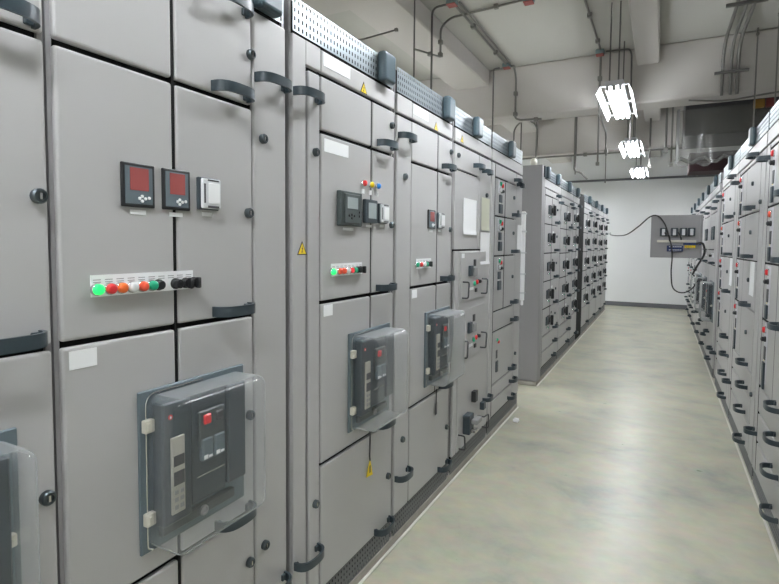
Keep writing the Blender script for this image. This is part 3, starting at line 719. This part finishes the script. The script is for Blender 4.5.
sheet('paper_notice', LX, 3.268, 3.470, 1.262, 1.473, 'white paper sheet hanging below the yellowish plastic sleeve', 'paper')
sheet('plastic_sleeve', LX, 3.280, 3.455, 1.485, 1.700, 'pale yellow clear plastic sleeve taped beside the paper sheet', 'document sleeve', 'paleyel')
sheet('paper_notice', LX, 4.236, 4.378, 1.345, 1.556, 'white paper sheet on the last near cabinet before the gap', 'paper')
sheet('paper_strip', RX, 3.87, 4.05, 1.085, 1.300, 'white paper strip on wide right-row door, nearer of the two', 'paper', curl=0.002)
sheet('paper_strip', RX, 5.00, 5.17, 1.075, 1.300, 'white paper strip on right-row door, farther of the two', 'paper', curl=0.002)
w = thing('cable_wrap', 'white plastic strip with ties hanging at the cabinet edge by the gap', 'cable wrap', (LX + 0.012, 4.412, 0.9))
put('wrap', box_me('wrap', -0.02, 0.014, 0.0, 0.03, 0.02, 0.775, 0.006, 1, 'white'), w)
put('tip', box_me('tip', -0.014, 0.008, 0.006, 0.024, -0.02, 0.02, 0.006, 1, 'white'), w)
for z in (0.08, 0.24, 0.42, 0.60, 0.75): put('cable_tie', box_me('cable_tie', -0.022, 0.018, -0.002, 0.048, z, z + 0.014, 0.002, 1, 'lampwhite'), w)
# hanging warning tag under the third cabinet's breaker cover
tg = thing('warning_tag', 'small yellow tag hanging on a black cord below the third breaker cover', 'tag', (LX + 0.004, 1.832, 0.60))
put('cord', tube_me('cord', [(0.004, 0, 0.03), (0.004, 0.001, -0.02), (0.004, -0.002, -0.085), (0.005, 0, -0.105)], 0.0032, 'cable', 6), tg)
bm = bmesh.new()
for sg, rot in ((1, 0.0),):
    a = [(0.004, 0.0, -0.098), (0.004, -0.030, -0.165), (0.004, 0.022, -0.172)]; 
    va = [bm.verts.new(p) for p in a]; vb = [bm.verts.new((p[0] + 0.002, p[1], p[2])) for p in a]
    bm.faces.new(va); bm.faces.new(vb)
    for k in range(3): bm.faces.new((va[k], va[(k + 1) % 3], vb[(k + 1) % 3], vb[k]))
put('tag_card', finish(bm, 'tag_card', ['yellow']), tg)
put('tag_marking', box_me('tag_marking', 0.006, 0.0066, -0.006, 0.002, -0.155, -0.125, 0, 1, 'black'), tg)
tg2 = thing('warning_tag', 'small dark tag hanging on a cord below the fourth breaker cover', 'tag', (LX + 0.004, 2.545, 0.60))
put('cord', tube_me('cord', [(0.004, 0, 0.02), (0.004, 0.001, -0.02), (0.004, 0, -0.06)], 0.003, 'cable', 6), tg2)
put('tag_card', box_me('tag_card', 0.002, 0.006, -0.012, 0.012, -0.12, -0.055, 0.002, 1, 'dkgrey'), tg2)

# crumpled scrap on the floor by the last near cabinet
bm = bmesh.new(); bmesh.ops.create_icosphere(bm, subdivisions=2, radius=0.03)
for v in bm.verts: v.co *= random.uniform(0.65, 1.15); v.co.z *= 0.7
me = finish(bm, 'paper_scrap', ['paper'])
lo = min(v.co.z for v in me.vertices)
tag(put('paper_scrap', me, None, (-0.97, 4.02, -lo + 0.0005)), 'small crumpled white scrap on the floor beside the left plinth', 'litter')

# ------------------------------------------------------------------ room shell
YW, XL, XR, YB, ZC = 13.2, -5.2, 4.2, -3.6, 3.59
struct('floor', box_me('floor', XL, XR, YB, YW, -0.10, 0.0, 0, 1, 'floor'))
struct('ceiling', box_me('ceiling', XL, XR, YB, YW, ZC, ZC + 0.15, 0, 1, 'ceil'))
struct('wall_back', box_me('wall_back', XL, XR, YW, YW + 0.15, -0.10, ZC + 0.15, 0, 1, 'wall'))
struct('wall_left', box_me('wall_left', XL - 0.15, XL, YB - 0.15, YW + 0.15, -0.10, ZC + 0.15, 0, 1, 'wall'))
struct('wall_right', box_me('wall_right', XR, XR + 0.15, YB - 0.15, YW + 0.15, -0.10, ZC + 0.15, 0, 1, 'wall'))
struct('wall_front', box_me('wall_front', XL, XR, YB - 0.15, YB, -0.10, ZC + 0.15, 0, 1, 'wall'))
struct('baseboard_back', box_me('baseboard_back', XL, XR, YW - 0.015, YW - 0.0005, 0.0005, 0.10, 0.003, 1, 'base'))
ZB, ZL = ZC - 0.61, 3.39
for n, y in enumerate((2.75, 6.50, 9.45)):
    struct('trim_%d' % (n + 1), box_me('cross_beam', XL + .001, XR - .001, y, y + 0.36, ZB, ZC - .0005, 0.018, 1, 'beam'))
for n, (x0, x1) in enumerate(((-2.45, -2.0), (-0.314, -0.09), (1.9, 2.2))):
    segs = [(YB + .001, 2.749), (3.111, 6.499), (6.861, 9.449), (9.811, YW - .001)]
    for m_, (a, b) in enumerate(segs):
        struct('trim_%d' % (4 + n * 4 + m_), box_me('long_beam', x0, x1, a, b, ZL, ZC - .0005, 0.012, 1, 'beam'))
struct('trim_16', box_me('wall_trunking', XL, XR, YW - 0.06, YW - 0.0005, 2.90, 2.945, 0.004, 1, 'base'))
# plinths and white edge lines
struct('trim_17', box_me('plinth', LX - 0.7, LX - 0.004, -0.9, 4.405, 0.0005, 0.0415, 0.004, 1, 'plinth'))
struct('trim_18', box_me('plinth', LX - 0.7, LX - 0.004, 5.165, 12.10, 0.0005, 0.0415, 0.004, 1, 'plinth'))
struct('trim_19', box_me('edge_line', LX - 0.003, LX + 0.010, -0.9, 4.405, 0.0005, 0.010, 0.003, 1, 'edge'))
struct('trim_20', box_me('edge_line', LX - 0.003, LX + 0.010, 5.165, 12.10, 0.0005, 0.010, 0.003, 1, 'edge'))
struct('trim_21', box_me('edge_line', RX - 0.010, RX + 0.0005, 2.40, 12.72, 0.0003, 0.003, 0, 1, 'edge'))

# ------------------------------------------------------------------ ceiling lights
def fixture(x, y0, z, label, rods=True, L=1.2, tube='tube'):
    t = thing('ceiling_light', label, 'ceiling light', (x, y0, z), 0, 'hanging fluorescent lights')
    put('lamp_housing', box_me('lamp_housing', -0.078, 0.078, 0.0, L, 0.036, 0.085, 0.006, 1, 'housing'), t)
    for s in (-1, 1):
        bm = bmesh.new()
        a = [(s * 0.118, 0.040), (s * 0.150, -0.022), (s * 0.154, -0.020), (s * 0.122, 0.043)]
        va = [bm.verts.new((p[0], 0.01, p[1])) for p in a]; vb = [bm.verts.new((p[0], L - .01, p[1])) for p in a]
        bm.faces.new(va); bm.faces.new(vb[::-1])
        for k in range(4): bm.faces.new((va[k], vb[k], vb[(k + 1) % 4], va[(k + 1) % 4]))
        for yy in (0.0, L * .5, L - .03):
            put('reflector_bracket', box_me('reflector_bracket', min(s * 0.076, s * 0.120), max(s * 0.076, s * 0.120), yy, yy + 0.03, 0.0385, 0.0425, 0, 1, 'housing'), t)
        put('reflector', finish(bm, 'reflector', ['reflector']), t, label='white sloped side reflector')
    for xx in (-0.054, 0.0, 0.054):
        bm = bmesh.new(); sweep(bm, [(xx, 0.03, 0.012), (xx, L - 0.03, 0.012)], 0.017, 10)
        put('fluorescent_tube', finish(bm, 'tube', [tube], True, 50), t, label='lit white fluorescent tube')
        for yy in (0.004, L - 0.030):
            put('lamp_holder', box_me('lamp_holder', xx - 0.014, xx + 0.014, yy, yy + 0.026, -0.006, 0.0380, 0.003, 1, 'housing'), t)
    if rods:
        for xx, yy in ((-0.045, 0.08), (0.03, 0.08), (0.0, L - 0.1)):
            zt = ZC
            Y = y0 + yy
            for yb in (2.75, 6.50, 9.45):
                if yb - .01 < Y < yb + .37: zt = ZB
            X = x + xx
            if zt == ZC and -0.33 < X < -0.08: zt = ZL
            put('hanger_rod', tube_me('hanger_rod', [(xx, yy, 0.0855), (xx, yy, zt - z - 0.0005)], 0.0075, 'rod', 6), t)
    return t
FZ = 2.790
for k, (y, lab) in enumerate(((5.13, 'nearest hanging light over the aisle with three lit tubes'), (7.91, 'middle hanging light over the aisle, beyond the near cross beam'), (10.65, 'farthest hanging light over the aisle, closest to the white wall'))):
    fixture(-0.43, y, FZ, lab)
for y in (1.84, -0.75, -3.0):
    fixture(-0.43, y, FZ, 'lit hanging fluorescent light over the aisle behind the camera')
for x, y in [(-3.2, q) for q in (-1.5, 1.25, 4.0, 5.2, 7.2, 7.91, 9.9, 11.3)] + [(-4.4, q) for q in (0.0, 4.0, 8.0, 11.3)] + [(2.9, q) for q in (-1.5, 7.91, 11.3)]:  # added fixtures, unseen behind both rows, to brighten ceiling and wall
    fixture(x, y, FZ, 'unseen hanging fluorescent light added behind the cabinets to brighten ceiling and wall', tube='tube_fill')

# ------------------------------------------------------------------ conduits, rods and boxes under the ceiling
def conduit(pts, r, label, mk='conduit', boxes=(), clips=(), name='conduit', cat='conduit', rad=0.1, grp='conduits under the ceiling'):
    t = thing(name, label, cat, pts[0], 0, grp); o = Vector(pts[0])
    put('pipe', tube_me('pipe', bend([Vector(p) - o for p in pts], rad), r * 0.78, mk, 8), t)
    for p in clips:
        p = Vector(p) - o
        put('pipe_clip', box_me('pipe_clip', p.x - r * 1.45, p.x + r * 1.45, p.y - r * 1.45, p.y + r * 1.45, p.z - r * 1.45, p.z + r * 1.45, 0.003, 1, 'conduit'), t)
    for p in boxes:
        p = Vector(p) - o
        b = put('junction_box', cached('jb', lambda: _jb()), t, p, label='junction box with red cover')
    return t
def _jb():
    bm = bmesh.new(); add_box(bm, -0.045, 0.045, -0.045, 0.045, 0.014, 0.0625, 0.008, 1, 0); add_box(bm, -0.042, 0.042, -0.042, 0.042, 0.004, 0.014, 0.003, 1, 1)
    return finish(bm, 'junction_box', ['teal', 'redtag'])
zc = ZC - 0.018
conduit([(-1.744, 4.55, zc), (-1.744, 6.32, zc)], 0.016, 'ceiling conduit joining the two red-covered boxes above the left row', boxes=[(-1.744, 4.50, ZC - 0.063), (-1.744, 6.36, ZC - 0.063)], clips=[(-1.744, 5.1, zc), (-1.744, 5.9, zc)])
conduit([(-1.69, 4.55, zc), (-1.69, 6.32, zc)], 0.013, 'thinner ceiling conduit alongside the one joining two boxes')
conduit([(-1.78, 4.5, zc - .02), (-1.935, 4.5, zc - .02), (-1.935, 4.5, STRIP1 - 0.002)], 0.013, 'conduit dropping from the nearer ceiling box to the left row', mk='rod')
conduit([(-1.83, 6.36, zc - .02), (-1.905, 6.36, zc - .02), (-1.905, 6.36, STRIP1 - 0.002)], 0.012, 'left drop of the arched conduit at the farther ceiling box', mk='rod', rad=.06)
conduit([(-1.69, 6.36, zc - .02), (-1.655, 6.36, zc - .02), (-1.655, 6.47, zc - .12), (-1.655, 6.472, ZB - 0.03), (-1.60, 6.50, ZB - 0.05), (-1.35, 6.55, ZB - 0.05)], 0.016, 'conduit running down the cross beam face from the farther ceiling box', clips=[(-1.655, 6.472, 3.25), (-1.655, 6.472, ZB + .02), (-1.42, 6.55, ZB - .05)], rad=.08)
conduit([(-1.98, 4.82, ZL - 0.17), (-1.98, 4.82, 3.50), (-1.88, 4.82, zc), (-1.15, 4.76, zc)], 0.014, 'conduit climbing the left beam and crossing the ceiling', boxes=[(-1.12, 4.76, ZC - 0.063)], clips=[(-1.42, 4.78, zc), (-1.98, 4.82, 3.36), (-1.98, 4.82, 3.24)], rad=.12)
conduit([(-1.98, 4.82, ZL - 0.17), (-1.93, 4.12, 3.055)], 0.012, 'short conduit stub under the left beam ending at the hanger', clips=[(-1.955, 4.5, 3.14)])
conduit([(-1.925, 4.10, ZC - 0.0005), (-1.925, 4.10, STRIP1 - 0.002)], 0.009, 'long thin hanger rod left of the near conduit drop', mk='rod', name='hanger_rod', cat='hanger rod')
conduit([(-0.68, 3.112, zc), (-0.68, 6.30, zc)], 0.015, 'ceiling conduit running towards the nearest light', boxes=[(-0.69, 6.38, ZC - 0.066)], clips=[(-0.68, 5.35, zc), (-0.68, 6.05, zc)])
conduit([(-0.69, 6.44, zc), (-0.69, 6.475, zc - .08), (-0.695, 6.475, ZB - 0.03), (-0.70, 6.60, ZB - .04), (-0.72, 7.6, ZB - .06), (-0.72, 7.75, ZB - .35)], 0.016, 'conduit running down the beam left of the nearest light', clips=[(-0.693, 6.475, 3.30), (-0.72, 7.72, ZB - .30)], rad=.06)
conduit([(-0.63, 6.41, zc), (-0.39, 6.44, zc), (-0.37, 6.475, zc - .05), (-0.362, 6.475, ZB + 0.02), (-0.36, 6.475, ZB - .4)], 0.012, 'conduit crossing to the nearest light and dropping behind it', rad=.06, mk='rod')
for k, (x, r) in enumerate(((0.495, 0.020), (0.570, 0.018), (0.628, 0.022))):
    lab = ('left pipe of the three running over the right cross beam', 'middle pipe of the three running over the right cross beam', 'right pipe of the three running over the right cross beam')[k]
    conduit([(x + .03, 3.112, ZC - .03), (x + .03, 5.9, ZC - .03), (x, 6.455, ZC - .12), (x, 6.465, ZB - .02)], r, lab, rad=.25, grp='three pipes on the beam')
tag(put('pipe_strap', box_me('pipe_strap', 0.42, 0.72, 6.405, 6.436, 3.17, 3.195, 0.003, 1, 'rod')), 'dark strap across three pipes on the beam face', 'pipe strap', 'pipe straps')
tag(put('pipe_strap', box_me('pipe_strap', 0.43, 0.74, 5.55, 5.58, ZC - .085, ZC - .055, 0.003, 1, 'rod')), 'dark strap across three pipes on the ceiling', 'pipe strap', 'pipe straps')
for k, (x, y, zb_, lab) in enumerate(((0.78, 6.44, STRIP1 + .06, 'thin hanger rod left of its twin above the right row'), (0.885, 6.0, STRIP1 + .06, 'thin hanger rod right of its twin above the right row'))):
    conduit([(x, y, ZC - .0005), (x, y, 2.20)], 0.009, lab, name='hanger_rod', cat='hanger rod', clips=[(x, y, ZC - .06)])
conduit([(-2.442, 3.90, 3.12), (-2.20, 4.30, 3.33)], 0.010, 'short thin pipe under the left beam near the top of the picture', clips=[(-2.20, 4.30, 3.33)])
conduit([(0.20, 6.52, ZB - .02), (0.55, 6.54, ZB - .065), (0.95, 6.53, ZB - .025), (1.6, 6.52, ZB - .02)], 0.012, 'pale cable sagging under the right end of the near cross beam', rad=.3, name='cable', cat='cable')
# rods and drops beyond the near cross beam
far = [(-1.95, 8.0, 2.175, 'rod'), (-1.72, 8.0, 2.175, 'rod'), (-1.30, 8.9, 2.6, 'conduit'), (-1.18, 8.2, 2.45, 'rod'), (-0.95, 8.9, 2.66, 'conduit'), (-0.22, 9.2, 2.62, 'conduit'), (0.08, 9.2, 2.62, 'conduit'), (0.0, 7.4, 2.55, 'conduit')]
for k, (x, y, z, mk) in enumerate(far):
    zt = ZL if (-2.45 < x < -2.0 or -0.314 < x < -0.09) else ZC
    lab = ('thin rod above the gap, left of a pair', 'thin rod above the gap, right of a pair', 'short drop pipe beyond the near beam with elbow foot', 'dark drop rod beyond the near beam over the far left block', 'short drop pipe left of the middle light', 'drop pipe right of the middle light', 'farther right drop pipe near the plastic sheet', 'drop pipe just right of the nearest light')[k]
    pts = [(x, y, zt - .0005), (x, y, z)]
    if k == 2: pts += [(x + .10, y + .02, z - .03), (x + .2, y + .05, z - .14)]
    conduit(pts, 0.013 if mk == 'rod' else 0.018, lab, mk=mk, name='drop_pipe', cat='pipe', clips=[(x, y, z + .03)] if k > 3 else (), rad=.05, grp='pipes beyond the near beam')
conduit([(-1.88, 7.3, 2.175), (-1.88, 7.3, 3.02), (-1.72, 7.3, 3.14), (-1.56, 7.3, 3.02), (-1.56, 7.3, 2.5)], 0.014, 'arched conduit loop above the far left block', rad=.14, grp='pipes beyond the near beam')
conduit([(XL + .01, 9.40, 2.93), (1.8, 9.40, 2.93)], 0.02, 'horizontal pipe along the farther cross beam', clips=[(-1.2, 9.4, 2.93), (0.0, 9.4, 2.93)], grp='pipes beyond the near beam')
conduit([(-1.22, 13.1, ZC - .001), (-1.22, 13.1, 2.90)], 0.012, 'thin drop pipe on the white wall above the far left block', clips=[(-1.22, 13.1, 2.87)], grp='pipes on the white wall')
conduit([(0.62, 13.1, ZC - .001), (0.62, 13.1, 2.90)], 0.012, 'thin drop pipe on the white wall near the plastic sheet', grp='pipes on the white wall')
# small yellow warning beacons on top of the left row
for x, y, lab in ((-1.30, 2.42, 'small yellowish cap on top of the left row, nearer one'), (-1.16, 5.30, 'small yellowish knob on top of the far left block corner')):
    bm = bmesh.new(); bmesh.ops.create_uvsphere(bm, u_segments=12, v_segments=8, radius=0.035)
    for v in bm.verts: v.co.z *= 1.25
    bmesh.ops.translate(bm, vec=(0, 0, 0.042), verts=bm.verts[:])
    tag(put('lifting_knob', finish(bm, 'lifting_knob', ['cream'], True), None, (x, y, STRIP1 - 0.003 + (0.008 if y > 5 else 0))), lab, 'knob')
# plastic sheeting hanging from the near beam
bm = bmesh.new(); nx, nz = 60, 14; g = []
for i in range(nx + 1):
    u = i / nx; col_ = []
    for j in range(nz + 1):
        t_ = j / nz
        x = 0.10 + u * 1.9
        fold = 0.035 * math.sin(u * 23) + 0.02 * math.sin(u * 51 + 1.3) + 0.03 * math.sin(u * 9 + 2)
        z = 2.975 - t_ * (0.60 + 0.05 * math.sin(u * 14) + .03 * math.sin(u * 47))
        col_.append(bm.verts.new((x + 0.02 * t_ * math.sin(u * 17), 7.02 + fold * (0.25 + .75 * t_), z)))
    g.append(col_)
for i in range(nx):
    for j in range(nz): bm.faces.new((g[i][j], g[i + 1][j], g[i + 1][j + 1], g[i][j + 1]))
ps = tag(put('plastic_sheet', finish(bm, 'plastic_sheet', ['sheet'], True, 80)), 'grey translucent plastic sheet hanging behind the right end of the near beam', 'plastic sheet')
for x, wd in ((0.105, 0.03),):
    put('sheet_fold', box_me('sheet_fold', x, x + wd, 6.955, 6.963, 2.36, 2.975, 0.003, 1, 'grey'), ps, label='thicker grey folded edge of the sheet')
bm = bmesh.new()
sweep(bm, [(0.10 + .06 * k, 6.985 + .015 * math.sin(k * 2.1), 2.385 + .03 * math.sin(k * 1.7)) for k in range(28)], 0.022, 7)
put('crumpled_hem', finish(bm, 'crumpled_hem', ['sheet'], True, 50), ps)
dm = thing('duct', 'dark maroon duct behind and below the plastic sheet', 'duct', (1.0, 8.85, 2.46))
put('duct_body', box_me('duct_body', -0.7, 0.7, -0.25, 0.25, 0.0, 0.26, 0.01, 1, 'maroon'), dm)
for x in (-0.6, 0.6):
    put('hanger_rod', tube_me('hanger_rod', [(x, 0, 0.259), (x, 0, ZC - 2.46 - .0005)], 0.006, 'rod', 6), dm)
dk = thing('duct', 'dark grey duct seen through the plastic sheet', 'duct', (1.0, 8.0, 2.76))
put('duct_body', box_me('duct_body', -0.8, 0.8, -0.5, 0.5, 0.0, 0.54, 0.01, 1, 'dkgrey'), dk)
for x in (-0.7, 0.7):
    for y in (-0.4, 0.4):
        put('hanger_rod', tube_me('hanger_rod', [(x, y, 0.539), (x, y, ZC - 2.76 - .0005)], 0.006, 'rod', 6), dk)
tag(put('marker_box', box_me('marker_box', 0.83, 0.93, 6.90, 6.96, 2.90, 2.99, 0.006, 1, 'amber')), 'small amber box between the hanger rods above the right row', 'box')
tag(put('marker_box', box_me('marker_box', 0.94, 1.02, 6.90, 6.96, 2.90, 2.99, 0.006, 1, 'dullred')), 'small red box above the right row beside the amber one', 'box')

# ------------------------------------------------------------------ camera
R = None
def calib(f=520.0, vx=662, vy=246.5, vvx=310, vvy=9562, cx=389.5):
    r = f * f + (vx - cx) * (vvx - cx); cy = vy
    for _ in range(60): cy = vy + r / (vvy - cy)
    y = Vector((vx - cx, vy - cy, f)).normalized(); d = Vector((vvx - cx, vvy - cy, f)).normalized()
    z = -d; x = y.cross(z).normalized()
    return cy, Matrix((x, y, z))
cy, Rm = calib()
cam_d = bpy.data.cameras.new('camera'); cam = bpy.data.objects.new('camera', cam_d); COL.objects.link(cam)
right_v, down_v, fwd_v = Rm.col[0], Rm.col[1], Rm.col[2]
m4 = Matrix.Identity(4)
for i in range(3):
    m4[i][0] = right_v[i]; m4[i][1] = -down_v[i]; m4[i][2] = -fwd_v[i]
m4.translation = Vector((0, 0, 1.39))
cam.matrix_world = m4
cam_d.sensor_width = 36; cam_d.sensor_fit = 'HORIZONTAL'; cam_d.lens = 520.0 / 779 * 36
cam_d.shift_y = -(292 - cy) / 779
cam_d.clip_start = 0.02
SC.camera = cam

# ------------------------------------------------------------------ world and view
w = bpy.data.worlds.new('world'); SC.world = w; w.use_nodes = True
w.node_tree.nodes['Background'].inputs[0].default_value = (0.9, 0.95, 1, 1); w.node_tree.nodes['Background'].inputs[1].default_value = 0.2
vs = SC.view_settings
vs.view_transform = 'Standard'; vs.look = 'None'; vs.gamma = 1; vs.use_curve_mapping = False
vs.exposure = 0.27
SC.cycles.max_bounces = 10; SC.cycles.diffuse_bounces = 6; SC.cycles.transparent_max_bounces = 16
